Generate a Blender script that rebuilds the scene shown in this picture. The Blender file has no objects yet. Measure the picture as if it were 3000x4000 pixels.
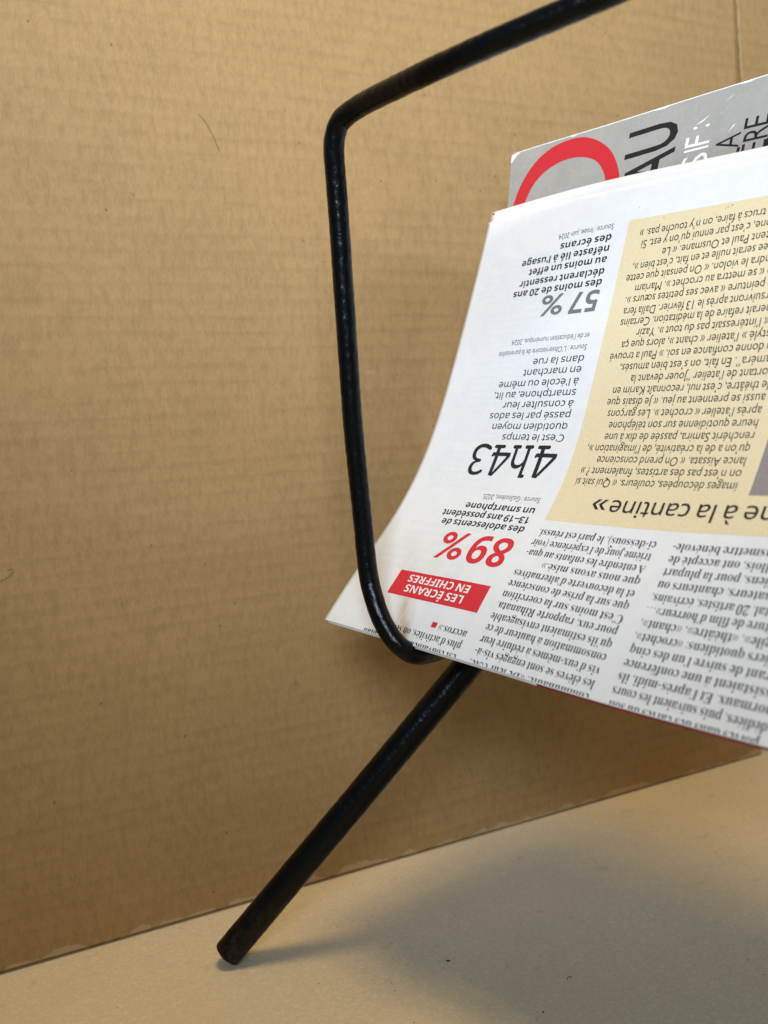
import bpy, bmesh, math, random
import numpy as np
from mathutils import Matrix, Vector, noise

random.seed(7)
MM = 0.001
S = bpy.context.scene
COL = S.collection

# ------------------------------------------------------------------ camera
cam = bpy.data.cameras.new('camera')
cam_ob = bpy.data.objects.new('camera', cam)
COL.objects.link(cam_ob)
S.camera = cam_ob
right, down, fwd = Vector((0.9038, -0.4225, -0.0688)), Vector((-0.0961, -0.0436, -0.9944)), Vector((0.4171, 0.9053, -0.0800))
M = Matrix((right, -down, -fwd)).transposed().to_4x4()
M.translation = Vector((0, 0, 0.195))
cam_ob.matrix_world = M
cam.sensor_fit = 'VERTICAL'
cam.sensor_height = 36.0
cam.sensor_width = 27.0
cam.lens = 3600 / 4000 * 36.0
cam.clip_start = 0.005
cam.clip_end = 60
cam.dof.use_dof = True
cam.dof.focus_distance = 0.325
cam.dof.aperture_fstop = 11.0

# ------------------------------------------------------------------ light
W = bpy.data.worlds.new('World')
S.world = W
W.use_nodes = True
bg = W.node_tree.nodes['Background']
bg.inputs['Color'].default_value = (0.58, 0.86, 1.0, 1)
bg.inputs['Strength'].default_value = 0.225

def area(name, loc, target, size, power, color, shape='RECTANGLE', sy=None):
    d = bpy.data.lights.new(name, 'AREA')
    d.shape = shape
    d.size = size
    if sy: d.size_y = sy
    d.energy = power
    d.color = color
    o = bpy.data.objects.new(name, d)
    COL.objects.link(o)
    o.location = loc
    o.rotation_euler = (Vector(target) - Vector(loc)).to_track_quat('-Z', 'Y').to_euler()
    return o
win = area('window_light', (-0.20, -0.35, 0.55), (0.24, 0.34, 0.48), 0.30, 2.66, (0.655, 0.775, 0.965), sy=0.30)
win.data.spread = math.radians(70)
area('ceiling_lamp', (0.16, 0.18, 1.40), (0.16, 0.30, 0.0), 0.34, 7.5, (1.0, 0.71, 0.30), 'DISK')

S.view_settings.view_transform = 'Standard'
S.view_settings.look = 'None'
S.view_settings.exposure = 0
S.view_settings.gamma = 1
S.cycles.max_bounces = 8
S.cycles.diffuse_bounces = 5

# ------------------------------------------------------------------ helpers
def mesh_ob(name, verts, faces, mat, parent=None, smooth=False, uv=None):
    me = bpy.data.meshes.new(name)
    me.from_pydata([tuple(float(c) * MM for c in v) for v in verts], [], faces)
    if uv is not None:
        l = me.uv_layers.new(name='UVMap')
        for lp in me.loops:
            l.data[lp.index].uv = uv[lp.vertex_index]
    if smooth:
        me.polygons.foreach_set('use_smooth', [True] * len(me.polygons))
    me.materials.append(mat)
    me.update()
    o = bpy.data.objects.new(name, me)
    COL.objects.link(o)
    if parent: o.parent = parent
    return o

def thing(name, label, cat, loc=(0, 0, 0), group=None):
    o = bpy.data.objects.new(name, None)
    o.empty_display_size = 0.01
    COL.objects.link(o)
    o['label'] = label
    o['category'] = cat
    if group: o['group'] = group
    return o

def tag(o, label, cat, group=None):
    o['label'] = label
    o['category'] = cat
    if group: o['group'] = group
    return o

class NT:
    """tiny node-tree helper"""
    def __init__(self, name):
        self.mat = bpy.data.materials.new(name)
        self.mat.use_nodes = True
        self.t = self.mat.node_tree
        self.b = self.t.nodes['Principled BSDF']
    def n(self, kind, **kw):
        n = self.t.nodes.new(kind)
        for k, v in kw.items():
            if k in ('op',): n.operation = v
            elif k == 'inp':
                for i, x in v.items():
                    if isinstance(x, bpy.types.NodeSocket): self.t.links.new(x, n.inputs[i])
                    else: n.inputs[i].default_value = x
            else: setattr(n, k, v)
        return n
    def math(self, op, a, b=0.0, c=None, clamp=False):
        n = self.n('ShaderNodeMath', op=op, use_clamp=clamp)
        for i, x in enumerate((a, b) if c is None else (a, b, c)):
            if isinstance(x, bpy.types.NodeSocket): self.t.links.new(x, n.inputs[i])
            else: n.inputs[i].default_value = x
        return n.outputs[0]
    def obj(self, scale=(1, 1, 1)):
        tc = self.n('ShaderNodeTexCoord')
        mp = self.n('ShaderNodeMapping', inp={'Vector': tc.outputs['Object'], 'Scale': scale})
        return mp.outputs[0]
    def noise(self, vec, scale, detail=2, rough=0.5):
        return self.n('ShaderNodeTexNoise', inp={'Vector': vec, 'Scale': scale, 'Detail': detail, 'Roughness': rough}).outputs['Fac']
    def ramp(self, fac, p0, p1, c0=(0, 0, 0, 1), c1=(1, 1, 1, 1)):
        n = self.n('ShaderNodeValToRGB')
        n.color_ramp.elements[0].position = p0
        n.color_ramp.elements[1].position = p1
        n.color_ramp.elements[0].color = c0
        n.color_ramp.elements[1].color = c1
        self.t.links.new(fac, n.inputs[0])
        return n.outputs['Color']
    def mix(self, fac, a, b, blend='MIX'):
        n = self.n('ShaderNodeMix', data_type='RGBA', blend_type=blend)
        for i, x in ((0, fac), (6, a), (7, b)):
            if isinstance(x, bpy.types.NodeSocket): self.t.links.new(x, n.inputs[i])
            else: n.inputs[i].default_value = x
        return n.outputs[2]
    def bump(self, height, strength, dist, normal=None):
        n = self.n('ShaderNodeBump', inp={'Height': height, 'Strength': strength, 'Distance': dist})
        if normal is not None: self.t.links.new(normal, n.inputs['Normal'])
        return n.outputs[0]
    def base(self, x):
        if isinstance(x, bpy.types.NodeSocket): self.t.links.new(x, self.b.inputs['Base Color'])
        else: self.b.inputs['Base Color'].default_value = x
    def rough(self, x): self.b.inputs['Roughness'].default_value = x
    def normal(self, x): self.t.links.new(x, self.b.inputs['Normal'])

# ------------------------------------------------------------------ materials
def kraft_wall():
    m = NT('kraft_corrugated')
    tc = m.n('ShaderNodeTexCoord').outputs['Object']
    sep = m.n('ShaderNodeSeparateXYZ', inp={0: tc})
    wob = m.noise(m.obj((14, 14, 60)), 1.0, 2)
    z = m.math('ADD', m.math('MULTIPLY', sep.outputs['Z'], 2 * math.pi / 0.00655), m.math('MULTIPLY', wob, 2.6))
    rib = m.math('MULTIPLY_ADD', m.math('SINE', z), 0.5, 0.5)
    groove = m.math('POWER', rib, 16.0)
    patch = m.ramp(m.noise(m.obj((38, 38, 150)), 1.0, 3, 0.6), 0.46, 0.70)
    groove = m.math('MULTIPLY', groove, patch)
    fibre = m.noise(m.obj((1700, 1700, 520)), 1.0, 4, 0.7)
    cloud = m.noise(m.obj((30, 30, 45)), 1.0, 4, 0.6)
    mott = m.noise(m.obj((420, 420, 160)), 1.0, 3, 0.65)
    c = m.mix(m.ramp(cloud, 0.3, 0.7), (0.330, 0.185, 0.063, 1), (0.380, 0.214, 0.078, 1))
    c = m.mix(m.math('MULTIPLY', m.ramp(fibre, 0.32, 0.68), 0.55), c, (0.469, 0.292, 0.114, 1))
    c = m.mix(m.math('MULTIPLY', m.ramp(mott, 0.44, 0.72), 0.42), c, (0.244, 0.135, 0.044, 1))
    c = m.mix(m.math('MULTIPLY', groove, 0.22), c, (0.214, 0.117, 0.037, 1))
    c = m.mix(m.math('MULTIPLY', m.math('MULTIPLY', m.ramp(rib, 0.40, 0.95), m.ramp(m.noise(m.obj((9, 9, 70)), 1.0, 3), 0.35, 0.65)), 0.12), c, (0.219, 0.122, 0.040, 1))
    sp = m.n('ShaderNodeTexVoronoi', inp={'Vector': m.obj((150, 150, 110)), 'Scale': 1.0})
    spk = m.math('MULTIPLY', m.math('LESS_THAN', sp.outputs['Distance'], 0.075), m.math('GREATER_THAN', m.noise(m.obj((37, 37, 37)), 1.0), 0.56))
    c = m.mix(m.math('MULTIPLY', spk, 0.65), c, (0.130, 0.076, 0.036, 1))
    # rubbed pale rim along the cut bottom edge
    rim = m.math('MULTIPLY', m.math('LESS_THAN', sep.outputs['Z'], m.math('MULTIPLY_ADD', m.noise(m.obj((90, 90, 90)), 1.0, 3), 0.013, -0.0040)), 0.75)
    c = m.mix(rim, c, (0.499, 0.338, 0.167, 1))
    # pale rubbed scratch line and a small dent scuff
    x, zz = sep.outputs['X'], sep.outputs['Z']
    ln = m.math('ADD', m.math('SUBTRACT', x, 0.1148), m.math('MULTIPLY', m.math('SUBTRACT', zz, 0.2358), 0.1006))
    on = m.math('MULTIPLY', m.math('LESS_THAN', m.math('ABSOLUTE', m.math('ADD', ln, m.math('MULTIPLY_ADD', mott, 0.0012, -0.0006))), 0.00022), m.math('LESS_THAN', m.math('ABSOLUTE', m.math('SUBTRACT', zz, 0.219)), 0.017))
    c = m.mix(m.math('MULTIPLY', on, 0.16), c, (0.516, 0.358, 0.174, 1))
    dx = m.math('DIVIDE', m.math('SUBTRACT', x, 0.1715), 0.0032)
    dz = m.math('DIVIDE', m.math('SUBTRACT', zz, 0.2245), 0.0012)
    rr = m.math('ADD', m.math('MULTIPLY', dx, dx), m.math('MULTIPLY', dz, dz))
    dent = m.math('SUBTRACT', 1.0, m.math('ADD', rr, m.math('MULTIPLY_ADD', cloud, 1.2, -0.6)), clamp=True)
    c = m.mix(m.math('MULTIPLY', dent, 0.45), c, (0.516, 0.358, 0.174, 1))
    m.base(c)
    m.rough(0.8)
    b1 = m.bump(rib, 0.10, 0.0005)
    m.normal(m.bump(fibre, 0.30, 0.00025, b1))
    return m.mat

def grey_floor():
    m = NT('grey_board')
    fib = m.n('ShaderNodeTexNoise', inp={'Vector': m.obj((520, 760, 520)), 'Scale': 1.0, 'Detail': 5.0, 'Roughness': 0.72, 'Distortion': 1.2}).outputs['Fac']
    cloud = m.noise(m.obj((25, 25, 25)), 1.0, 4)
    c = m.mix(m.ramp(cloud, 0.3, 0.7), (0.756, 0.636, 0.460, 1), (0.809, 0.684, 0.505, 1))
    c = m.mix(m.math('MULTIPLY', m.ramp(fib, 0.52, 0.64), 0.65), c, (0.903, 0.806, 0.673, 1))
    c = m.mix(m.math('MULTIPLY', m.ramp(fib, 0.47, 0.36), 0.48), c, (0.567, 0.467, 0.326, 1))
    sp = m.n('ShaderNodeTexVoronoi', inp={'Vector': m.obj((170, 260, 170)), 'Scale': 1.0})
    spk = m.math('MULTIPLY', m.math('LESS_THAN', sp.outputs['Distance'], 0.085), m.math('GREATER_THAN', m.noise(m.obj((60, 60, 60)), 1.0), 0.56))
    c = m.mix(m.math('MULTIPLY', spk, 0.6), c, (0.147, 0.096, 0.056, 1))
    smudge = m.ramp(m.noise(m.obj((85, 120, 85)), 1.0, 3), 0.64, 0.74)
    c = m.mix(m.math('MULTIPLY', smudge, 0.20), c, (0.210, 0.181, 0.146, 1))
    m.base(c)
    m.rough(0.75)
    m.normal(m.bump(fib, 0.35, 0.0003))
    return m.mat

def newsprint(stain=True):
    m = NT('newsprint')
    tc = m.n('ShaderNodeTexCoord').outputs['Object']
    fib = m.noise(m.obj((1500, 1500, 1500)), 1.0, 3, 0.6)
    cloud = m.noise(m.obj((160, 160, 160)), 1.0, 4, 0.6)
    c = m.mix(m.ramp(cloud, 0.3, 0.7), (0.705, 0.705, 0.695, 1), (0.755, 0.755, 0.745, 1))
    c = m.mix(m.math('MULTIPLY', m.ramp(fib, 0.35, 0.65), 0.25), c, (0.83, 0.83, 0.82, 1))
    if stain:
        uv = m.n('ShaderNodeSeparateXYZ', inp={0: m.n('ShaderNodeUVMap', uv_map='UVMap').outputs[0]})
        u, v = uv.outputs['X'], uv.outputs['Y']
        wob = m.n('ShaderNodeTexNoise', inp={'Vector': m.n('ShaderNodeCombineXYZ', inp={0: m.math('MULTIPLY', u, 0.22), 1: m.math('MULTIPLY', v, 0.05)}).outputs[0], 'Scale': 1.0, 'Detail': 4.0}).outputs['Fac']
        # rust-brown damp streak rising from the fold where the wire touches
        cx = m.math('MULTIPLY_ADD', v, 0.62, 132.8)
        d = m.math('DIVIDE', m.math('ABSOLUTE', m.math('SUBTRACT', u, cx)), 5.6)
        band = m.math('SUBTRACT', 1.0, m.math('SMOOTH_MIN', d, 1.0, 0.4), clamp=True)
        up = m.math('SUBTRACT', 1.0, m.math('DIVIDE', m.math('ADD', v, 5.0), 46.0), clamp=True)
        k = m.math('MULTIPLY', m.math('MULTIPLY', band, up), m.ramp(wob, 0.22, 0.55), clamp=True)
        c = m.mix(m.math('MULTIPLY', k, 0.95, clamp=True), c, (0.46, 0.33, 0.20, 1))
        near = m.math('SUBTRACT', 1.0, m.math('DIVIDE', m.math('ADD', v, 5.0), 11.0), clamp=True)
        core = m.math('SUBTRACT', 1.1, m.math('DIVIDE', m.math('ABSOLUTE', m.math('SUBTRACT', u, cx)), 2.8), clamp=True)
        c = m.mix(m.math('MULTIPLY', m.math('MULTIPLY', near, core), 1.0), c, (0.42, 0.24, 0.09, 1))
        d2 = m.math('DIVIDE', m.math('ABSOLUTE', m.math('SUBTRACT', u, 133.5)), 3.5)
        b2 = m.math('SUBTRACT', 1.0, d2, clamp=True)
        u2 = m.math('SUBTRACT', 1.0, m.math('DIVIDE', m.math('ABSOLUTE', m.math('SUBTRACT', v, 26.5)), 6.0), clamp=True)
        k2 = m.math('MULTIPLY', m.math('MULTIPLY', b2, u2), m.ramp(wob, 0.40, 0.70), clamp=True)
        c = m.mix(m.math('MULTIPLY', k2, 0.55), c, (0.62, 0.52, 0.40, 1))
    m.base(c)
    m.rough(0.62)
    m.b.inputs['Specular IOR Level'].default_value = 0.3
    m.normal(m.bump(fib, 0.12, 0.00012))
    return m.mat

def print_mat(name, col, amt=0.22, rough=0.6):
    m = NT(name)
    fib = m.noise(m.obj((1700, 1700, 1700)), 1.0, 3, 0.6)
    hi = tuple(min(1, x * (1 + amt)) for x in col) + (1,)
    lo = tuple(x * (1 - amt) for x in col) + (1,)
    m.base(m.mix(m.ramp(fib, 0.3, 0.7), lo, hi))
    m.rough(rough)
    m.b.inputs['Specular IOR Level'].default_value = 0.3
    return m.mat

def painted_steel():
    m = NT('black_painted_steel')
    o = m.obj((1, 1, 1))
    n1 = m.noise(m.obj((420, 420, 300)), 1.0, 3, 0.55)
    n2 = m.noise(m.obj((1300, 1300, 1300)), 1.0, 2, 0.5)
    wear = m.ramp(m.noise(m.obj((600, 600, 90)), 1.0, 3), 0.66, 0.74)
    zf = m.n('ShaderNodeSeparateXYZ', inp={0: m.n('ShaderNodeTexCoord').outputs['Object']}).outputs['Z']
    foot_glow = m.math('MULTIPLY', m.math('SUBTRACT', 1.0, m.math('DIVIDE', zf, 0.030), clamp=True), m.ramp(m.noise(m.obj((260, 260, 160)), 1.0, 4, 0.7), 0.42, 0.62))  # floor's warm reflection, painted as a patchy brown tint towards the foot
    m.base(m.mix(m.math('MULTIPLY', foot_glow, 0.8), m.mix(m.math('MULTIPLY', wear, 0.35), (0.0012, 0.0012, 0.0014, 1), (0.006, 0.006, 0.006, 1)), (0.040, 0.020, 0.011, 1)))
    r = m.math('MULTIPLY_ADD', n1, 0.16, 0.16)
    m.t.links.new(r, m.b.inputs['Roughness'])
    m.b.inputs['Specular IOR Level'].default_value = 0.21
    b = m.bump(n1, 0.38, 0.0006)
    m.normal(m.bump(n2, 0.30, 0.0002, b))
    return m.mat

def silver_cover():
    m = NT('silver_cover')
    tc = m.obj((1, 1, 1))
    cl = m.noise(m.obj((60, 60, 60)), 1.0, 5, 0.65)
    fine = m.noise(m.obj((700, 700, 700)), 1.0, 3, 0.7)
    c = m.mix(m.ramp(cl, 0.3, 0.7), (0.32, 0.308, 0.277, 1), (0.375, 0.36, 0.327, 1))
    c = m.mix(m.math('MULTIPLY', m.ramp(fine, 0.55, 0.75), 0.35), c, (0.54, 0.54, 0.53, 1))
    scuff = m.math('MULTIPLY', m.ramp(m.noise(m.obj((330, 330, 330)), 1.0, 4, 0.75), 0.63, 0.70), m.ramp(m.noise(m.obj((38, 38, 38)), 1.0, 2), 0.48, 0.66))
    c = m.mix(m.math('MULTIPLY', scuff, 0.75), c, (0.78, 0.78, 0.76, 1))
    m.base(c)
    m.rough(0.38)
    m.b.inputs['Metallic'].default_value = 0.15
    m.normal(m.bump(fine, 0.10, 0.0001))
    return m.mat

M_WALL = kraft_wall()
M_FLOOR = grey_floor()
M_PAPER = newsprint()
M_PAGES = newsprint(False)
M_INK = print_mat('black_ink', (0.017, 0.017, 0.019), 0.35)
M_BODY = print_mat('body_ink', (0.030, 0.030, 0.032), 0.35)
M_PALE = print_mat('pale_ink', (0.115, 0.115, 0.115), 0.25)
M_GREYINK = print_mat('grey_ink', (0.165, 0.165, 0.165), 0.15)
M_RED = print_mat('red_ink', (0.62, 0.028, 0.040), 0.10)
M_WHITE = print_mat('white_reserve', (0.78, 0.78, 0.77), 0.05)
M_BEIGE = print_mat('beige_tint', (0.73, 0.61, 0.385), 0.07)
M_PHOTO = print_mat('grey_photo', (0.26, 0.235, 0.225), 0.18)
M_GHOST = print_mat('show_through', (0.70, 0.705, 0.715), 0.04)
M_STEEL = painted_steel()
M_SILVER = silver_cover()
M_CARMINE = print_mat('carmine_cover', (0.30, 0.010, 0.030), 0.15)
M_COVERINK = print_mat('cover_black', (0.012, 0.013, 0.016), 0.4, 0.35)
M_COVERRED = print_mat('cover_red', (0.50, 0.020, 0.030), 0.06, 0.35)
M_COVERWHITE = print_mat('cover_white', (0.80, 0.80, 0.79), 0.05, 0.4)
M_TORN = print_mat('torn_kraft', (0.47, 0.31, 0.15), 0.2)
M_HAIR = print_mat('brown_hair', (0.09, 0.05, 0.03), 0.3)
M_CRUMB = print_mat('dark_crumb', (0.045, 0.028, 0.018), 0.4)

# ------------------------------------------------------------------ setting
def box_grid(name, x0, x1, y0, y1, z0, z1, mat):
    bm = bmesh.new()
    bmesh.ops.create_cube(bm, size=1)
    for v in bm.verts:
        v.co = Vector((x0 if v.co.x < 0 else x1, y0 if v.co.y < 0 else y1, z0 if v.co.z < 0 else z1)) * MM
    me = bpy.data.meshes.new(name)
    bm.to_mesh(me); bm.free()
    me.materials.append(mat)
    o = bpy.data.objects.new(name, me)
    COL.objects.link(o)
    return o
fl = box_grid('floor', -650, 1200, -420, 640, -12, 0, M_FLOOR)
fl['kind'] = 'structure'

def panel(name, x0, x1, y, z1, th, jag_left, jag_right, label, inset=1.0):
    """upright corrugated sheet: front liner with a ragged cut bottom (and side), core and back liner set in"""
    bm = bmesh.new()
    def jag(i, s): return (noise.noise(Vector((i * 0.31 + s, 3.1, 0.7))) * 0.45 + noise.noise(Vector((i * 1.7 + s, 8.1, 0.2))) * 0.25)
    bot = [(x0 + (x1 - x0) * i / 400.0, 0.95 + jag(i, 0.0) * 1.5 + 0.25 * noise.noise(Vector((i * 0.06, 1.1, 4.4)))) for i in range(401)]
    nl = 200
    rgt = [(x1 + (jag(i, 50.0) * jag_right), z1 * i / nl) for i in range(1, nl)]
    lft = [(x0 + (jag(i, 90.0) * jag_left), z1 * i / nl) for i in range(nl - 1, 0, -1)]
    loop = bot + rgt + [(x1, z1), (x0, z1)] + lft
    f = [bm.verts.new(Vector((a, y, b)) * MM) for a, b in loop]
    k = [bm.verts.new(Vector((a, y + 0.6, b)) * MM) for a, b in loop]
    bm.faces.new(f)
    for i in range(len(f)):
        j = (i + 1) % len(f)
        bm.faces.new((f[j], f[i], k[i], k[j]))
    bmesh.ops.triangulate(bm, faces=[bm.faces[0]] if hasattr(bm.faces, 'ensure_lookup_table') and not bm.faces.ensure_lookup_table() else bm.faces[:1])
    c = bmesh.ops.create_cube(bm, size=1)['verts']
    for v in c:
        v.co = Vector(((x0 + inset) if v.co.x < 0 else (x1 - inset), (y + 0.61) if v.co.y < 0 else y + th, 0.05 if v.co.z < 0 else z1 - 1)) * MM
    bmesh.ops.recalc_face_normals(bm, faces=bm.faces)
    me = bpy.data.meshes.new(name)
    bm.to_mesh(me); bm.free()
    me.materials.append(M_WALL)
    o = bpy.data.objects.new(name, me)
    COL.objects.link(o)
    return tag(o, label, 'cardboard')
panel('cardboard_sheet', -560, 401.2, 381.16, 620, 4.5, 0.0, 0.5, 'large upright kraft cardboard sheet with faint ribs filling the background behind the rack', inset=0.4)
fp = panel('cardboard_strip', 402.3, 1050, 379.9, 620, 4.5, 0.7, 0.0, 'narrow strip of cardboard right of the torn vertical seam in the top right corner', inset=0.9)
# the flap leans a hair so that its seam opens downwards
for v in fp.data.vertices:
    v.co.x += (0.415 - v.co.z) * 0.030 if v.co.x < 0.45 else 0

def torn_edge(parent):
    V, F = [], []
    n = 260
    for i in range(n):
        z = 250 + i
        x = 402.3 + 0.0 + (0.415 - z * MM) * 30
        j = noise.noise(Vector((z * 0.33, 2.2, 0))) * 0.55 + noise.noise(Vector((z * 1.3, 4.2, 0))) * 0.35
        k = noise.noise(Vector((z * 0.21, 9.2, 0))) * 0.5
        V += [(x - 0.25 + j, 379.78, z), (x + 0.75 + k, 379.78, z)]
    F = [(2 * i, 2 * i + 1, 2 * i + 3, 2 * i + 2) for i in range(n - 1)]
    return mesh_ob('torn_edge', V, F, M_TORN, parent)
torn_edge(fp)
for o in [q for q in bpy.data.objects if q.name.split('.')[0] in ('cardboard_sheet', 'cardboard_strip', 'torn_edge')]:
    for v in o.data.vertices:      # the board stands a touch askew to the floor's edge
        v.co.y += (v.co.x - 0.163) * 0.0123 + -0.00447

# ------------------------------------------------------------------ newspaper surface
NU, NV = 11, 14
CU0, CU1, CV0, CV1 = -45., 200., -30., 225.
CTRL = np.array([float(x) for x in """153.77 76.77 76.27 167.05 79.11 95.11 180.33 81.46 113.95 193.70 83.81 132.72 207.28 86.20 151.32 221.01 88.61 169.85 234.51 90.99 188.56 247.38 93.24 207.74 259.42 95.33 227.49 270.64 97.23 247.73 281.21 98.96 268.33 291.32 100.56 289.15 301.13 102.07 310.11 310.78 103.52 331.14 147.13 106.64 77.23 160.54 109.02 95.98 173.88 111.37 114.80 187.17 113.72 133.64 200.74 116.10 152.25 214.69 118.57 170.60 228.19 120.95 189.28 240.65 123.11 208.71 251.97 125.00 228.87 262.50 126.70 249.46 272.57 128.28 270.28 282.32 129.76 291.27 291.84 131.17 312.36 301.26 132.54 333.50 140.38 136.49 78.27 154.01 138.93 96.87 167.53 141.33 115.54 180.74 143.66 134.45 194.29 146.03 153.15 208.60 148.57 171.18 222.09 150.95 189.89 233.99 152.99 209.67 244.36 154.64 230.33 254.16 156.12 251.27 263.83 157.56 272.29 273.26 158.93 293.42 282.49 160.24 314.64 291.65 161.53 335.90 133.32 166.29 79.50 147.31 168.77 97.89 161.29 171.28 116.23 174.95 173.70 134.93 188.67 176.16 153.56 202.98 178.67 171.40 216.07 181.01 190.37 227.18 182.85 210.66 236.32 184.14 231.97 245.48 185.40 253.23 254.96 186.79 274.35 264.11 188.08 295.60 273.04 189.29 316.95 281.97 190.50 338.31 125.88 196.07 81.07 140.14 198.56 99.28 154.43 201.19 117.17 168.96 203.68 134.98 183.41 206.33 153.06 197.41 208.85 171.57 209.58 210.98 191.19 219.64 212.49 212.05 228.04 213.53 233.82 236.84 214.71 255.23 245.98 216.00 276.41 254.79 217.16 297.83 263.50 218.29 319.29 272.29 219.46 340.70 118.07 225.66 83.19 132.37 228.18 101.32 146.42 230.63 119.61 160.41 233.09 138.07 176.10 236.07 154.72 191.25 238.85 172.15 202.64 240.73 192.53 211.48 241.94 213.98 220.25 243.07 235.34 228.63 244.19 256.86 236.65 245.09 278.67 245.20 246.14 300.19 254.00 247.29 321.62 262.88 248.46 342.99 109.68 254.89 85.80 124.11 257.52 103.80 138.22 259.87 122.03 151.79 262.40 140.83 168.19 265.63 156.91 184.32 268.63 173.48 195.39 270.47 193.94 203.45 271.53 215.65 212.26 272.57 237.06 220.10 273.53 258.83 227.54 274.25 280.89 236.14 275.31 302.38 245.12 276.51 323.72 254.05 277.67 345.08 100.60 283.89 88.86 115.09 286.58 106.79 129.44 289.18 124.74 144.29 291.96 142.41 160.98 295.34 158.09 176.49 298.38 175.15 187.83 300.17 195.45 196.29 301.20 217.05 204.53 302.19 238.75 212.56 303.11 260.47 220.40 304.00 282.25 228.72 305.01 303.87 237.36 306.09 325.35 246.01 307.17 346.83 91.30 312.90 92.07 106.00 315.65 109.80 120.75 318.43 127.48 136.49 321.56 144.25 153.51 325.01 159.59 168.63 327.93 177.04 180.17 329.79 197.15 189.46 331.00 218.35 197.97 332.07 239.88 206.51 333.10 261.41 214.57 334.06 283.10 222.46 334.97 304.88 230.54 335.92 326.59 238.74 336.89 348.26 82.18 342.00 95.15 97.35 344.91 112.44 112.74 347.92 129.51 128.89 351.16 145.81 145.49 354.52 161.63 160.35 357.37 179.19 172.49 359.39 198.84 182.70 360.85 219.59 191.86 362.05 240.85 200.62 363.14 262.28 208.74 364.11 283.96 216.46 364.99 305.80 224.18 365.86 327.64 231.99 366.75 349.46 73.30 371.18 98.02 88.99 374.28 114.83 104.96 377.48 131.37 121.28 380.77 147.55 137.36 383.97 163.86 152.05 386.76 181.40 164.80 388.97 200.53 175.82 390.67 220.84 185.60 392.02 241.84 194.53 393.15 263.22 202.73 394.13 284.88 210.43 395.00 306.73 217.95 395.83 328.65 225.50 396.66 350.56""".split()]).reshape(NU, NV, 3)
HU, HV = (CU1 - CU0) / (NU - 3), (CV1 - CV0) / (NV - 3)
def _bas(t, n):
    t = np.clip(t, 0, n - 3 - 1e-6)
    i = t.astype(int)
    f = t - i
    w = np.stack([(1 - f) ** 3 / 6, (3 * f ** 3 - 6 * f ** 2 + 4) / 6, (-3 * f ** 3 + 3 * f ** 2 + 3 * f + 1) / 6, f ** 3 / 6], -1)
    Mx = np.zeros(t.shape + (n,))
    for j in range(4): np.put_along_axis(Mx, (i + j)[..., None], w[..., j:j + 1], -1)
    return Mx
def surf(u, v):
    return np.einsum('ki,kj,ijc->kc', _bas((u - CU0) / HU, NU), _bas((v - CV0) / HV, NV), CTRL)
VF = -5.3
def unit(a): return a / np.linalg.norm(a, axis=1, keepdims=True)
def page(u, v, off, vf=VF, r=0.32, base=0.0):
    """point of the folded sheet: u across the print, v down the print (mm); off = height above the sheet towards the reader"""
    u = np.asarray(u, float); v = np.asarray(v, float)
    vc = np.maximum(v, vf)
    e = 0.4
    p = surf(u, vc)
    su = unit(surf(u + e, vc) - surf(u - e, vc))
    sv = unit(surf(u, vc + e) - surf(u, vc - e))
    n = unit(np.cross(sv, su))
    s = np.maximum(vf - v, 0)
    a = np.minimum(s / r, math.pi)[:, None]
    back = np.maximum(s - math.pi * r, 0)[:, None]
    c = p + n * (base - r)
    q = c + (n * np.cos(a) - sv * np.sin(a)) * (r + off)
    flat = p + n * (base + off)
    rolled = q + np.where(back > 0, sv * 0, 0)
    # beyond the roll the back leaf runs up again behind the front one
    vb = vf + back[:, 0]
    pb = surf(u, np.clip(vb, vf, CV1))
    sub = unit(surf(u + e, vb) - surf(u - e, vb)); svb = unit(surf(u, vb + e) - surf(u, vb - e)); nb = unit(np.cross(svb, sub))
    backp = pb + nb * (base - 2 * r - off)
    out = np.where((v >= vf)[:, None], flat, np.where(back > 0, backp, rolled))
    return out

def sheet(name, us, vs, mat, parent, o0, o1, **kw):
    """closed thin sheet over the grid us x vs between offsets o0 (reader side) and o1"""
    uu, vv = np.meshgrid(us, vs, indexing='ij')
    u, v = uu.ravel(), vv.ravel()
    A = page(u, v, o0, **kw); B = page(u, v, o1, **kw)
    nu, nv = len(us), len(vs)
    idx = lambda i, j: i * nv + j
    N = nu * nv
    F = []
    for i in range(nu - 1):
        for j in range(nv - 1):
            F.append((idx(i, j), idx(i, j + 1), idx(i + 1, j + 1), idx(i + 1, j)))
            F.append((N + idx(i, j), N + idx(i + 1, j), N + idx(i + 1, j + 1), N + idx(i, j + 1)))
    for i in range(nu - 1):
        F.append((idx(i, 0), idx(i + 1, 0), N + idx(i + 1, 0), N + idx(i, 0)))
        F.append((idx(i, nv - 1), N + idx(i, nv - 1), N + idx(i + 1, nv - 1), idx(i + 1, nv - 1)))
    for j in range(nv - 1):
        F.append((idx(0, j), N + idx(0, j), N + idx(0, j + 1), idx(0, j + 1)))
        F.append((idx(nu - 1, j), idx(nu - 1, j + 1), N + idx(nu - 1, j + 1), N + idx(nu - 1, j)))
    uv = list(zip(u, v)) * 2
    return mesh_ob(name, np.vstack([A, B]), F, mat, parent, True, uv)

def patch(name, us, vs, mat, parent, off):
    uu, vv = np.meshgrid(us, vs, indexing='ij')
    P = page(uu.ravel(), vv.ravel(), off)
    nv = len(vs)
    F = [(i * nv + j, i * nv + j + 1, (i + 1) * nv + j + 1, (i + 1) * nv + j) for i in range(len(us) - 1) for j in range(nv - 1)]
    return mesh_ob(name, P, F, mat, parent, True, list(zip(uu.ravel(), vv.ravel())))
def span(a, b, step): return np.linspace(a, b, max(2, int(round(abs(b - a) / step)) + 1))

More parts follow.
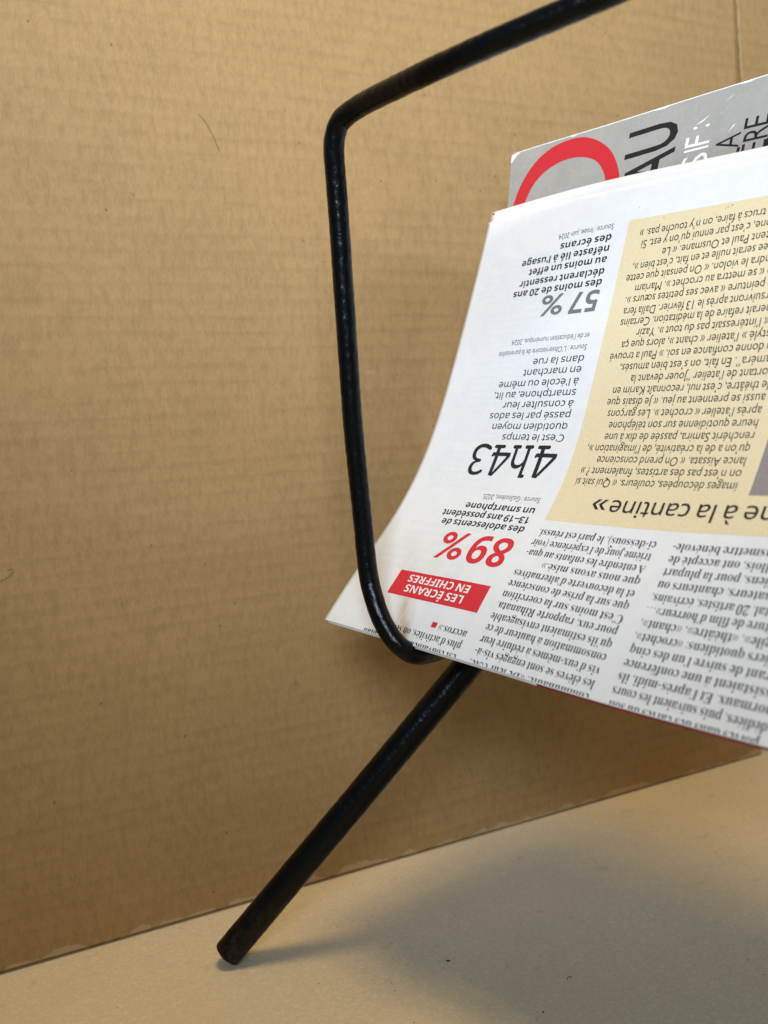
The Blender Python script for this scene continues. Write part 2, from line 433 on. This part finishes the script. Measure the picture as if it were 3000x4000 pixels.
news = thing('newspaper', 'folded white newspaper printed upside down with a beige article panel and red banner', 'newspaper')
roll = list(VF - np.linspace(0.05, math.pi * 0.32, 12))
vs_front = np.array(sorted([-60., -40., -25., -14.] + roll + list(span(VF, 177.5, 1.6))))
us_all = span(-40, 173.3, 1.8)
front = sheet('front_sheet', us_all, vs_front, M_PAPER, news, 0.0, -0.09)
inner = sheet('inner_pages', span(-40, 172.9, 3), span(-3.4, 181.8, 3), M_PAGES, news, -0.13, -0.50, vf=-30.)
roll2 = list(-5.5 - np.linspace(0.05, math.pi * 0.45, 12))
vs_back = np.array(sorted([-60., -25., -13.] + roll2 + list(span(-5.5, 174, 4))))
white_back = sheet('back_sheet', span(71.5, 172.6, 3), vs_back, M_PAGES, news, 0.0, -0.09, vf=-5.5, r=0.45, base=-0.75)
red_back = sheet('red_back_sheet', span(-40, 71.3, 3), vs_back, M_CARMINE, news, 0.0, -0.09, vf=-5.5, r=0.45, base=-0.75)
red_back['label'] = 'carmine red back page showing as a thin line under the fold'

# printed tints
beige = patch('beige_panel', span(-40, 98.3, 1.8), span(50.1, 163.5, 1.8), M_BEIGE, front, 0.035)
banner = patch('red_banner', span(104.6, 149.7, 1.5), span(11.1, 21.5, 1.3), M_RED, front, 0.035)
photo = patch('grey_photo', span(-40, 28.7, 1.5), span(63.0, 160.0, 1.8), M_PHOTO, front, 0.06)
mark = patch('end_mark', span(118.6, 121.0, 0.8), span(2.5, 4.45, 0.7), M_RED, front, 0.06)

# ------------------------------------------------------------------ lettering
MAPS = {'serif': (0x1D400, 0x1D41A, 0x1D7CE), 'sans': (0x1D5A0, 0x1D5BA, 0x1D7E2), 'bold': (0x1D5D4, 0x1D5EE, 0x1D7EC), 'mono': (0x1D670, 0x1D68A, 0x1D7F6), 'plain': None}
FONT = {  # alphabet, outline offset of letters, outline offset of other signs
    'serif': ('serif', -0.006, -0.012), 'sans': ('plain', -0.002, -0.006), 'sansmed': ('sans', 0.004, 0.0), 'bold': ('bold', 0.0, 0.02),
    'mono': ('mono', 0.0, 0.0), 'light': ('plain', -0.004, -0.004), 'head': ('sans', 0.007, 0.007), 'pct': ('plain', 0.012, 0.012), 'cover': ('plain', 0.010, 0.010)}
ACC = {'é': ('e', '´'), 'è': ('e', '`'), 'ê': ('e', 'ˆ'), 'à': ('a', '`'), 'â': ('a', 'ˆ'), 'î': ('i', 'ˆ'), 'ï': ('i', '¨'), 'ç': ('c', '¸'), 'À': ('A', '`'), 'É': ('E', '´')}
def code(font, ch):
    mp = MAPS[FONT[font][0]]
    if mp:
        if 'A' <= ch <= 'Z': return chr(mp[0] + ord(ch) - 65)
        if 'a' <= ch <= 'z': return chr(mp[1] + ord(ch) - 97)
        if '0' <= ch <= '9': return chr(mp[2] + ord(ch) - 48)
    return ch
GLYPH = {}
def load_glyphs(need):
    jobs = []
    def mk(font, body, off, res=3):
        c = bpy.data.curves.new('glyph', 'FONT')
        c.body = body
        c.offset = off
        c.resolution_u = res
        o = bpy.data.objects.new('glyph', c)
        COL.objects.link(o)
        return o
    for font, ch in need:
        cc = code(font, ch)
        off = FONT[font][1] if cc != ch else FONT[font][2]
        if FONT[font][0] == 'plain': off = FONT[font][1]
        nn = code(font, 'n')
        jobs.append((font, ch, mk(font, cc, off), mk(font, nn + cc + nn, 0.0, 1)))
    pair = {f: mk(f, code(f, 'n') * 2, 0.0, 1) for f in {n[0] for n in need}}
    bpy.context.view_layer.update()
    dg = bpy.context.evaluated_depsgraph_get()
    def ev(o):
        me = bpy.data.meshes.new_from_object(o.evaluated_get(dg))
        v = np.zeros(len(me.vertices) * 3)
        me.vertices.foreach_get('co', v)
        v = v.reshape(-1, 3)[:, :2]
        f = [tuple(p.vertices) for p in me.polygons]
        bpy.data.meshes.remove(me)
        return v, f
    wide = {f: ev(o)[0][:, 0].max() for f, o in pair.items()}
    for font, ch, a, b in jobs:
        v, f = ev(a)
        GLYPH[font, ch] = (v, f, ev(b)[0][:, 0].max() - wide[font])
    for o in [x for j in jobs for x in j[2:]] + list(pair.values()):
        cu = o.data
        bpy.data.objects.remove(o)
        bpy.data.curves.remove(cu)

def glyph(font, ch):
    """outline (verts, faces, advance) of a letter, accents set on their base letter"""
    if ch in ACC and (MAPS[FONT[font][0]] is not None):
        b, mk = ACC[ch]
        v, f, adv = GLYPH[font, b]
        mv, mf, _ = GLYPH[font, mk]
        if len(mv) and len(v):
            mv = mv - (mv.min(0) + mv.max(0)) / 2
            top = v[:, 1].max() if b != 'i' else v[:, 1].max() * 0.96
            h = np.ptp(mv[:, 1])
            cx = (v[:, 0].min() + v[:, 0].max()) / 2
            y = v[:, 1].min() - h * 0.3 if mk == '¸' else top + 0.07 + h / 2
            mv = mv * 1.1 + np.array([cx, y])
            return np.vstack([v, mv]), f + [tuple(i + len(v) for i in q) for q in mf], adv
        return v, f, adv
    return GLYPH[font, ch]

def need_for(items):
    s = set()
    for font, t in items:
        for ch in t:
            if ch in ACC and MAPS[FONT[font][0]] is not None:
                s.update([(font, ACC[ch][0]), (font, ACC[ch][1])])
            else: s.add((font, ch))
        s.update([(font, 'x'), (font, 'H')])
    return sorted(s)

def set_text(font, text, size_ref, size, tracking=0.0):
    """text on a baseline from x=0, scaled so that letter size_ref is `size` high; returns verts, faces, width, letter starts"""
    k = size / np.ptp(GLYPH[font, size_ref][0][:, 1])
    V, Fc, x, starts, n = [], [], 0.0, [], 0
    for ch in text:
        v, f, adv = glyph(font, ch)
        starts.append(x)
        if len(v):
            V.append(v * k + np.array([x, 0])); Fc += [tuple(i + n for i in q) for q in f]; n += len(v)
        x += adv * k * (0.72 if ch == ' ' else 1.0) + tracking
    V = np.vstack(V) if V else np.zeros((0, 2))
    return V, Fc, x, starts

class Block:
    """one printed block: several lines gathered into one mesh on the sheet"""
    def __init__(self): self.V, self.F, self.n = [], [], 0
    def line(self, font, text, u0, u1, v0, xh=None, cap=None, prefix='', squeeze=0.8, mirror=False):
        ref, size = ('x', xh) if xh else ('H', cap)
        V, Fc, w, st = set_text(font, prefix + text, ref, size)
        x0 = st[len(prefix)]
        xe = V[:, 0].max()
        x0 = V[:, 0].min() if not prefix else x0
        sc = (u1 - u0) / (xe - x0) if u1 is not None else squeeze
        u = u0 + (V[:, 0] - x0) * sc
        if mirror: u = 2 * u0 - u
        v = v0 - V[:, 1]
        self.V.append(np.stack([u, v], 1)); self.F += [tuple(i + self.n for i in q) for q in Fc]; self.n += len(V)
        return self
    def build(self, name, mat, parent, off=0.09, cut=None, label=None):
        V = np.vstack(self.V)
        keep = (V[:, 0] > -39) & (V[:, 0] < 172.5)
        F = [f for f in self.F if all(keep[i] for i in f)]
        bm = bmesh.new()
        vs = [bm.verts.new((a, b, 0)) for a, b in V]
        for f in F:
            try: bm.faces.new([vs[i] for i in f])
            except ValueError: pass
        for _ in range(3):
            long = [e for e in bm.edges if e.calc_length() > 1.6]
            if not long: break
            bmesh.ops.subdivide_edges(bm, edges=long, cuts=1)
        if V[:, 1].min() < VF:      # print running over the fold is cut where the sheet turns away
            bmesh.ops.bisect_plane(bm, geom=bm.verts[:] + bm.edges[:] + bm.faces[:], plane_co=(0, VF, 0), plane_no=(0, -1, 0), clear_outer=True)
        bmesh.ops.triangulate(bm, faces=bm.faces)
        bm.verts.index_update()
        uvp = np.array([v.co[:2] for v in bm.verts])
        Fx = [tuple(v.index for v in f.verts) for f in bm.faces]
        bm.free()
        P = page(uvp[:, 0], uvp[:, 1], off)
        return mesh_ob(name, P, Fx, mat, parent, False)

L = 4.2
A = [(-1, 1.5, 46, '', 'portes dans des cartes du soir'), (0, 2.4, 46, 'd', 'édiées, puis suivaient les cours'), (1, 2.6, 46, 'n', 'ormaux. Et l’après-midi, ils'), (2, 4.0, 46, 'as', 'sistaient à une conférence'),
     (3, 5.5, 46, 'dur', 'ant de suivre l’un des cinq'), (4, 7.0, 46.4, 'ateli', 'ers quotidiens: «crochet»,'), (5, 8.4, 46.2, '«arg', 'ile», «théâtre», «chant»,'), (6, 9.9, 46.2, 'cult', 'ure de film d’horreur»…'),
     (7, 11.4, 46.2, 'Au tot', 'al, 20 artistes, écrivains,'), (8, 12.9, 46, 'anim', 'ateurs, chanteurs ou'), (9, 14.4, 46, 'comédi', 'ens, pour la plupart'), (10, 15.6, 46, 'gal', 'lois, ont accepté de'), (11, 17.1, 46.4, 'de tran', 'smettre bénévole-')]
B = [(-1, 98.3, 'communauté: «De leur côté,'), (0, 98.3, 'les élèves se sont engagés vis-à-'), (1, 98.3, 'vis d’eux-mêmes à réduire leur'), (2, 98.3, 'consommation à hauteur de ce'), (3, 98.5, 'qu’ils estimaient envisageable'), (4, 98.3, 'pour eux, rapporte Rihanata.'),
     (5, 98.4, 'C’est moins sur la coercition'), (6, 98.4, 'que sur la prise de conscience'), (7, 98.5, 'et la découverte d’alternatives'), (8, 89.3, 'que nous avons misé.»'), (9, 98.3, 'À entendre les enfants au qua-'), (10, 98.4, 'trième jour de l’expérience (voir'), (11, 97.8, 'ci-dessous), le pari est réussi.')]
CC = [(-1, 150.6, 'est convaincu: «Avec un plan'), (0, 141.6, 'plus d’activités, on serait'), (1, 117.4, 'accros.»')]
Y = [(33.4, 92.9, '', 'images découpées, couleurs. « Qui sait si'), (33.4, 92.6, '', 'on n’est pas des artistes, finalement ? »'), (33.4, 87.4, '', 'lance Aïssata. « On prend conscience'), (33.4, 93.0, '', 'qu’on a de la créativité, de l’imagination »,'),
     (33.4, 87.2, '', 'renchérit Samira, passée de dix à une'), (33.4, 86.9, '', 'heure quotidienne sur son téléphone'), (33.4, 88.6, '', 'après l’atelier « crochet ». Les garçons'), (33.4, 90.0, '', 'aussi se prennent au jeu. « Je disais que'),
     (33.4, 88.8, '', 'le théâtre, c’est nul, reconnaît Karim en'), (33.4, 82.8, '', 'sortant de l’atelier “Jouer devant la'), (33.4, 88.2, '', 'caméra”. En fait, on s’est bien amusés,'), (33.4, 93.4, '', 'on donne confiance en soi. » Paul a trouvé'),
     (36.8, 89.8, '«', 'stylé » l’atelier « chant », alors que ça'), (38.0, 84.9, 'ça ', '« l’intéressait pas du tout ». Yazir'), (40.0, 92.3, 'aim', 'erait refaire de la méditation. Certains'), (41.2, 92.3, 'pour', 'suivront après le 13 février. Dalla fera'),
     (42.0, 92.6, 'de la ', 'peinture « avec ses petites sœurs ».'), (43.0, 89.6, 'elle ', '« se mettra au crochet ». Mariam'), (43.8, 94.2, 'appren', 'dra le violon. « On pensait que cette'), (45.3, 92.6, 'activité un pe', 'e serait nulle et en fait, c’est bien »,'.replace('e s', 'e s')),
     (45.3, 81.9, 'racont', 'ent Paul et Ousmane. « Le'), (46.2, 91.0, 'télépho', 'ne, c’est par ennui qu’on y est. Si'), (47.0, 92.6, 'des ', 'trucs à faire, on n’y touche pas. »')]
SD = {'c57': [(159.55, 128.0, 'des écrans'), (155.3, 146.6, 'néfaste lié à l’usage'), (151.05, 141.6, 'au moins un effet'), (146.55, 145.2, 'déclarent ressentir'), (142.4, 147.4, 'des moins de 20 ans')],
      'c89': [(54.3, 137.9, 'un smartphone'), (50.4, 147.6, '13–19 ans possèdent'), (46.4, 145.4, 'des adolescents de')],
      'c4h': [(113.33, 128.3, 'dans la rue'), (109.15, 132.0, 'en marchant'), (104.8, 143.3, 'à l’école ou même'), (100.5, 144.35, 'smartphone, au lit,'), (96.4, 138.5, 'à consulter leur'), (92.1, 143.8, 'passé par les ados'), (87.73, 140.8, 'quotidien moyen'), (83.45, 134.05, 'C’est le temps')],
      's57': [(163.5, 130.3, 'Source : Insee, juin 2024.')], 's4h': [(121.85, 142.4, 'et de l’éducation numérique, 2024.'), (117.45, 147.5, 'Source : L’Observatoire de la parentalité')], 's89': [(58.5, 132.0, 'Source : GoStudent, 2025.')]}
GH = ['une semaine sans ecran pour', 'les eleves de quatrieme ont', 'retrouve le gout du jeu et', 'des conversations a table', 'avec leurs parents le soir']

items = [('serif', t[-1] + t[-2]) for t in A] + [('serif', t[-1]) for t in B + CC] + [('sans', t[-1] + t[-2]) for t in Y]
for k, rows in SD.items():
    f = {'c57': 'bold', 'c89': 'bold', 'c4h': 'sansmed'}.get(k, 'light')
    items += [(f, r[-1]) for r in rows]
items += [('bold', '57 %89LES ÉCRANS EN CHIFFRES'), ('mono', '4h3'), ('head', 'chosne à la cantine »'), ('light', 'AUSIF:LAERE'), ('pct', '%'), ('cover', 'AU'), ('plainx', '')][:-1]
items += [('serif', g) for g in GH]
load_glyphs(need_for(items))

XB = 1.92
b = Block()
for k, u0, u1, pre, t in A: b.line('serif', t, u0, u1, k * L, xh=XB, prefix=pre)
b.build('text_column', M_BODY, front)
b = Block()
for k, u1, t in B: b.line('serif', t, 52.3, u1, k * L, xh=XB)
b.build('text_column', M_BODY, front)
b = Block()
for k, u1, t in CC: b.line('serif', t, 104.6, u1, k * L, xh=XB)
b.build('text_column', M_BODY, front)
b = Block()
for i, (u0, u1, pre, t) in enumerate(Y): b.line('sans', t, u0, u1, 67.18 + 4.175 * i, xh=2.02, prefix=pre)
b.build('article_text', M_INK, front)
Block().line('head', 'e à la cantine', 23.4, 74.9, 59.6, xh=4.35, prefix='n').line('head', '»', 76.3, 82.2, 59.6, xh=4.6).build('article_headline', M_INK, front)
for key, font, xh, name, mat in (('c57', 'bold', 2.12, 'statistic_caption', M_INK), ('c89', 'bold', 2.12, 'statistic_caption', M_INK), ('c4h', 'sansmed', 2.08, 'statistic_caption', M_BODY), ('s57', 'light', 1.42, 'source_note', M_PALE), ('s4h', 'light', 1.42, 'source_note', M_PALE), ('s89', 'light', 1.42, 'source_note', M_PALE)):
    b = Block()
    for v, u1, t in SD[key]: b.line(font, t, 104.6, u1, v, xh=xh)
    b.build(name, mat, front)
o = Block().line('bold', '57', 104.5, 117.0, 138.3, cap=8.2).line('pct', '%', 120.3, 131.2, 138.6, cap=8.2).build('statistic_number', M_GREYINK, front)
o['label'] = 'grey bold 57 %'
o = Block().line('bold', '89', 105.0, 123.3, 40.75, cap=11.9).line('pct', '%', 125.9, 139.2, 40.6, cap=11.8).build('statistic_number', M_RED, front)
o['label'] = 'large red 89 %'
o = Block().line('mono', '4', 105.1, 115.2, 79.2, cap=11.9).line('mono', 'h', 116.9, 126.9, 79.2, cap=11.9).line('mono', '4', 127.0, 136.3, 79.2, cap=11.9).line('mono', '3', 137.4, 146.4, 79.2, cap=11.9).build('statistic_number', M_INK, front)
o['label'] = 'thin black 4 h 43'
Block().line('bold', 'LES ÉCRANS', 113.3, 142.3, 16.0, cap=3.05).line('bold', 'EN CHIFFRES', 112.7, 143.3, 20.2, cap=3.05).build('banner_title', M_WHITE, front)
# print of the reverse side showing faintly through the thin paper
b = Block()
rnd = random.Random(3)
for i in range(40):
    v = 62 + i * 2.9 if i < 34 else 24 + (i - 34) * 4
    for u in (168.0,):
        if 66 < v < 80 and rnd.random() < .3: continue
        b.line('serif', rnd.choice(GH), u - rnd.random() * 8, None, v, xh=1.9, squeeze=0.8 + 0.25 * rnd.random(), mirror=True)
b.build('show_through_print', M_GHOST, front, off=0.02)

def specks(name, pts, parent, off, seed):
    rr = random.Random(seed)
    for u, v, w, h in pts:
        V = []
        for k in range(7):
            a = 2 * math.pi * k / 7
            q = 0.6 + 0.6 * rr.random()
            V.append((u + w * q * math.cos(a), v + h * q * math.sin(a)))
        V = np.array(V)
        mesh_ob(name, page(V[:, 0], V[:, 1], off), [tuple(range(7))], M_INK, parent)
specks('ink_speck', [(67.8, 42.9, .45, .3), (68.3, 42.2, .2, .5), (67.1, 42.6, .25, .15), (64.5, 43.4, .2, .12), (62.6, 43.1, .25, .1), (60.4, 43.6, .3, .1), (58.0, 43.8, .2, .12), (55.9, 44.2, .15, .15), (54.1, 44.4, .15, .15), (52.8, 44.6, .1, .1), (59.2, 162.3, .5, .1), (60.6, 161.9, .35, .12), (61.2, 161.2, .15, .15), (84.1, 162.3, .2, .2), (65.5, 160.6, .1, .12), (64.7, 160.4, .1, .12), (46.3, 165.0, .2, .2), (95.0, 168.0, .15, .15), (160.0, 150.0, .12, .12), (151.0, 33.0, .1, .1)], front, 0.11, 5)
specks('ink_speck', [(171.6, 180.9, .75, .5)], inner, -0.10, 8)

# ------------------------------------------------------------------ magazine behind the newspaper
mag = thing('magazine', 'silver grey magazine with part of a red ring and black lettering, standing behind the newspaper', 'magazine')
MO, MN = np.array([237.046, 268.997, 273.695]), np.array([0.8968, 0.2827, -0.3402])
MU, MV = np.array([-0.2778, 0.9585, 0.0641]), np.array([0.3442, 0.0370, 0.9382])
def mag_p(ab, off): 
    ab = np.asarray(ab, float).reshape(-1, 2)
    return MO + ab[:, :1] * MU + ab[:, 1:] * MV - MN * off
edge = [(73.5, 34.6), (73.1, 35.5), (72.2, 35.95), (70, 36.1), (49.8, 36.75), (26.1, 37.3), (-10.1, 38.6), (-38.5, 39.5), (-75, 40.8), (-75, -150), (66, -150), (66.8, -40), (68.3, 6), (69.6, 15), (71.2, 23.6), (72.6, 30)]
def slab(name, loop, o0, o1, mat, parent, smooth=False):
    n = len(loop)
    V = np.vstack([mag_p(loop, o0), mag_p(loop, o1)])
    F = [tuple(range(n)), tuple(range(2 * n - 1, n - 1, -1))] + [(i, n + i, n + (i + 1) % n, (i + 1) % n) for i in range(n)]
    return mesh_ob(name, V, F, mat, parent)
cov = slab('front_cover', edge, 0.0, -0.28, M_SILVER, mag)
slab('page_block', [(a - (0.5 if a > 0 else 0), b2 - (0.5 if b2 > 0 else 0)) for a, b2 in edge], -0.30, -3.0, M_PAGES, mag)
slab('back_cover', edge, -3.02, -3.3, M_SILVER, mag)
# white worn core line along the trimmed top edge
top = [(72.3, 35.9), (70, 36.05), (49.8, 36.70), (26.1, 37.25), (-10.1, 38.55), (-38.5, 39.45), (-75, 40.75)]
rag = []
for i in range(len(top) - 1):
    for q in range(14):
        t = q / 14
        rag.append((top[i][0] * (1 - t) + top[i + 1][0] * t, top[i][1] * (1 - t) + top[i + 1][1] * t))
low = [(a, b2 - 0.28 - 0.22 * abs(noise.noise(Vector((a * 0.7, 1.3, 0)))) - (0.35 if noise.noise(Vector((a * 0.23, 5.3, 0))) > 0.35 else 0)) for a, b2 in rag]
rag_loop = rag + low[::-1]
nr = len(rag)
mesh_ob('worn_edge', mag_p(rag_loop, 0.02), [(i, i + 1, 2 * nr - 2 - i, 2 * nr - 1 - i) for i in range(nr - 1)], M_COVERWHITE, cov)
mesh_ob('worn_corner', mag_p([(73.3, 34.4), (73.0, 35.4), (72.2, 35.85), (68.6, 35.9), (70.2, 34.7), (71.6, 33.2), (72.4, 31.5), (72.9, 31.6)], 0.02), [tuple(range(8))], M_COVERWHITE, cov)

def smooth_curve(p, k=6):
    p = np.array(p, float); out = []
    for i in range(len(p) - 1):
        p0, p1, p2, p3 = p[max(i - 1, 0)], p[i], p[i + 1], p[min(i + 2, len(p) - 1)]
        for q in range(k):
            t = q / k
            out.append(0.5 * ((2 * p1) + (p2 - p0) * t + (2 * p0 - 5 * p1 + 4 * p2 - p3) * t * t + (3 * p1 - p0 - 3 * p2 + p3) * t ** 3))
    out.append(p[-1])
    return out
ro = smooth_curve([(66.0, -4), (66.3, 4), (65.85, 11.5), (64.4, 19.0), (61.3, 25.74), (57.1, 30.5), (51.9, 33.5), (46.3, 34.95), (40.65, 35.25), (35.4, 34.45), (29.84, 32.2), (24.7, 28.8), (20.5, 24.9), (16.9, 19.6), (14.1, 13.3), (12.6, 5), (12.3, -4)])
ri = smooth_curve([(59.9, -4), (60.1, 4), (59.6, 10.2), (58.4, 15.4), (55.98, 19.9), (52.1, 23.3), (46.8, 25.6), (41.2, 26.4), (36.0, 26.0), (30.6, 24.4), (26.1, 21.6), (22.7, 17.5), (20.58, 13.2), (19.6, 5), (19.4, -4)])
na, nb2 = len(ro), len(ri)
ring_v = mag_p(ro + ri, 0.03)
rf = []
for i in range(120):
    pass
ti = np.linspace(0, 1, 97)
def res(p, t):
    p = np.array(p); x = t * (len(p) - 1); i = np.minimum(x.astype(int), len(p) - 2); f = (x - i)[:, None]
    return p[i] * (1 - f) + p[i + 1] * f
RO, RI = res(ro, ti), res(ri, ti)
mesh_ob('red_ring', mag_p(np.vstack([RO, RI]), 0.03), [(i, i + 1, 97 + i + 1, 97 + i) for i in range(96)], M_COVERRED, cov)
def cover_word(parts, mat, name, font='light'):
    """letters read upwards: letter height along +a, letter width along +b; each given its measured box"""
    V, F, n = [], [], 0
    for ch, a0, a1, b0, b1, skew in parts:
        v, f, _ = GLYPH[font, ch]
        lo, hi = v.min(0), v.max(0)
        t = (v - lo) / np.maximum(hi - lo, 1e-6)
        a = a0 + t[:, 1] * (a1 - a0)
        bb = b0 + t[:, 0] * (b1 - b0) + skew * (a - a0)
        V.append(np.stack([a, bb], 1)); F += [tuple(i + n for i in q) for q in f]; n += len(v)
    mesh_ob(name, mag_p(np.vstack(V), 0.04), F, mat, cov)
cover_word([('U', -7.7, 13.6, 20.9, 31.9, -0.055), ('A', -8.0, 11.9, 8.6, 20.4, -0.055)], M_COVERINK, 'cover_word', 'cover')
cover_word([('S', -21.9, -12.1, 9.9, 15.4, -0.06), ('I', -21.4, -12.1, 16.9, 17.65, -0.02), ('F', -21.3, -11.9, 18.55, 22.4, 0.0), (':', -20.2, -13.9, 25.2, 26.2, 0.0)], M_COVERWHITE, 'cover_word')
cover_word([('A', -33.0, -24.2, 14.3, 19.9, 0.0), ('L', -33.8, -24.2, 9.4, 14.1, 0.0), ('E', -42.4, -33.7, 20.5, 24.6, 0.0), ('R', -43.0, -34.4, 15.6, 20.4, 0.0), ('E', -43.0, -34.4, 10.6, 14.85, 0.0), ('E', -52.0, -43.0, 11.0, 15.3, 0.0)], M_COVERINK, 'cover_word')
for sc in ([(-14.3, 26.8), (-17.0, 27.6), (-19.6, 29.8), (-16.8, 28.1)], [(-24.3, 33.2), (-28.1, 35.6), (-26.0, 34.5)], [(-27.9, 20.6), (-29.3, 23.1), (-30.3, 23.6), (-28.9, 21.9)]):
    mesh_ob('scratch', mag_p(sc, 0.03), [tuple(range(len(sc)))], M_COVERWHITE, cov)

# ------------------------------------------------------------------ magazine rack
def tube(name, pts, rad, mat, parent, seg=28, step=1.0, wob=0.0, cap_round=0.0):
    P = np.array(smooth_curve(pts, 14))
    d = np.r_[0, np.cumsum(np.linalg.norm(np.diff(P, axis=0), axis=1))]
    n = int(d[-1] / step) + 2
    s = np.linspace(0, d[-1], n)
    P = np.stack([np.interp(s, d, P[:, k]) for k in range(3)], 1)
    T = unit(np.gradient(P, axis=0))
    nrm = np.cross(T[0], [0.3, 0.1, 0.9]); nrm /= np.linalg.norm(nrm)
    V, F = [], []
    for i in range(n):
        nrm = nrm - T[i] * (nrm @ T[i]); nrm /= np.linalg.norm(nrm)
        bi = np.cross(T[i], nrm)
        r = rad
        if cap_round:
            for e in (s[i], d[-1] - s[i]):
                if e < cap_round: r = min(r, rad - cap_round + math.sqrt(max(cap_round ** 2 - (cap_round - e) ** 2, 0)))
        for k in range(seg):
            a = 2 * math.pi * k / seg
            q = math.cos(a) * nrm + math.sin(a) * bi
            w = 1 + wob * noise.noise(Vector(P[i] + q * rad) * 0.42) + wob * 0.5 * noise.noise(Vector(P[i] + q * rad) * 1.1)
            V.append(P[i] + q * r * w)
    for i in range(n - 1):
        for k in range(seg):
            k2 = (k + 1) % seg
            F.append((i * seg + k, i * seg + k2, (i + 1) * seg + k2, (i + 1) * seg + k))
    F.append(tuple(range(seg - 1, -1, -1)))
    F.append(tuple((n - 1) * seg + k for k in range(seg)))
    o = mesh_ob(name, V, F, mat, parent, True)
    for p in o.data.polygons[-2:]: p.use_smooth = False
    return o
rack = thing('magazine_rack', 'black painted steel wire rack with a bent rod frame and splayed leg holding the newspaper', 'magazine rack')
WIRE = [(210, 70, 119), (216, 52, 124), (222, 36, 150), (225, 30, 215), (226, 30, 275), (225, 34, 297), (221, 46, 305.5), (213, 68, 307), (200, 101, 307), (187.63, 133.31, 306.9), (175.78, 162.93, 305.3), (163.55, 183.78, 302.45), (157.45, 191.98, 301.0), (148.67, 203.59, 299.16), (139.66, 216.43, 297.36), (132.49, 232.93, 296.81), (128.2, 250.43, 297.38), (125.15, 264.02, 297.81), (122.77, 271.68, 297.08), (121.09, 276.17, 295.38), (120.27, 278.46, 292.1), (120.04, 279.84, 287.71), (120.78, 281.53, 279.38), (121.61, 283.27, 266.00), (122.40, 285.46, 244.90), (123.06, 287.11, 223.17), (123.70, 288.71, 200.94), (124.59, 289.52, 183.46), (125.36, 289.81, 165.75), (125.46, 289.49, 155.10), (125.69, 288.64, 146.69), (126.17, 286.59, 139.74), (127.09, 283.95, 133.49), (128.71, 280.50, 127.86), (131.49, 278.30, 123.74), (137.20, 278.68, 120.35), (147.66, 284.23, 118.97), (161.93, 292.05, 119.34), (185.74, 296.85, 122.74), (206.56, 289.9, 127.72), (237.66, 267.57, 137.11)]
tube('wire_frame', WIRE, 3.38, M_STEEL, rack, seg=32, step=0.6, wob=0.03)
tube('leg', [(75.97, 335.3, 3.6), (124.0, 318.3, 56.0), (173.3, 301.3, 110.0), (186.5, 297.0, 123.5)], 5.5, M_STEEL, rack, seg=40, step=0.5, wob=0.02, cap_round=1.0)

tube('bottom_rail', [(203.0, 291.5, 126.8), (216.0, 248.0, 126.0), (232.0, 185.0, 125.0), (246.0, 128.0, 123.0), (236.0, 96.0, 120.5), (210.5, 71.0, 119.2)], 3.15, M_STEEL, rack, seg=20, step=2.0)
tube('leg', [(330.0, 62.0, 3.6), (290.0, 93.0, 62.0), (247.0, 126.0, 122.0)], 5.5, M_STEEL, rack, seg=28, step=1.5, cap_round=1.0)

# ------------------------------------------------------------------ small things
h = tube('hair', [(102.93, 375.80, 330.38), (105.16, 375.83, 328.01), (107.02, 375.85, 324.77), (108.83, 375.87, 320.78), (110.40, 375.89, 316.45)], 0.10, M_HAIR, None, seg=6, step=0.8)
tag(h, 'dark curved hair clinging to the upper cardboard sheet left of the wire', 'hair')
h = tube('hair', [(7.00, 374.62, 150.00), (11.87, 374.68, 151.26), (14.23, 374.71, 152.15), (16.22, 374.74, 153.70), (16.76, 374.74, 154.63), (16.08, 374.74, 155.21), (14.60, 374.72, 154.85)], 0.07, M_HAIR, None, seg=6, step=0.5)
tag(h, 'small hooked hair on the cardboard sheet at the left edge', 'hair')
def crumb(loc, sx, sy, sz, rot, label, mat=M_CRUMB):
    bm = bmesh.new()
    bmesh.ops.create_icosphere(bm, subdivisions=2, radius=1)
    for v in bm.verts:
        v.co *= 1 + 0.35 * noise.noise(v.co * 1.7 + Vector((loc[0], loc[1], 0)))
        v.co = Matrix.Rotation(rot, 3, 'Z') @ Vector((v.co.x * sx, v.co.y * sy, v.co.z * sz))
        v.co = (v.co + Vector((loc[0], loc[1], sz * 0.8))) * MM
    me = bpy.data.meshes.new('crumb'); bm.to_mesh(me); bm.free()
    me.materials.append(mat)
    o = bpy.data.objects.new('crumb', me); COL.objects.link(o)
    return tag(o, label, 'crumb')
crumb((148.3, 292.6), 0.75, 0.35, 0.3, -0.6, 'oval dark crumb on the floor right of the leg in the shade')
crumb((160.9, 249.6), 0.35, 0.3, 0.25, 0.3, 'tiny round crumb near the bottom edge of the floor')
h = tube('fibre', [(178.6, 260.2, 0.15), (179.2, 261.0, 0.3), (180.0, 261.2, 0.35), (180.8, 260.7, 0.15)], 0.11, M_CRUMB, None, seg=6, step=0.3)
tag(h, 'short curled dark fibre lying on the shaded floor', 'fibre')
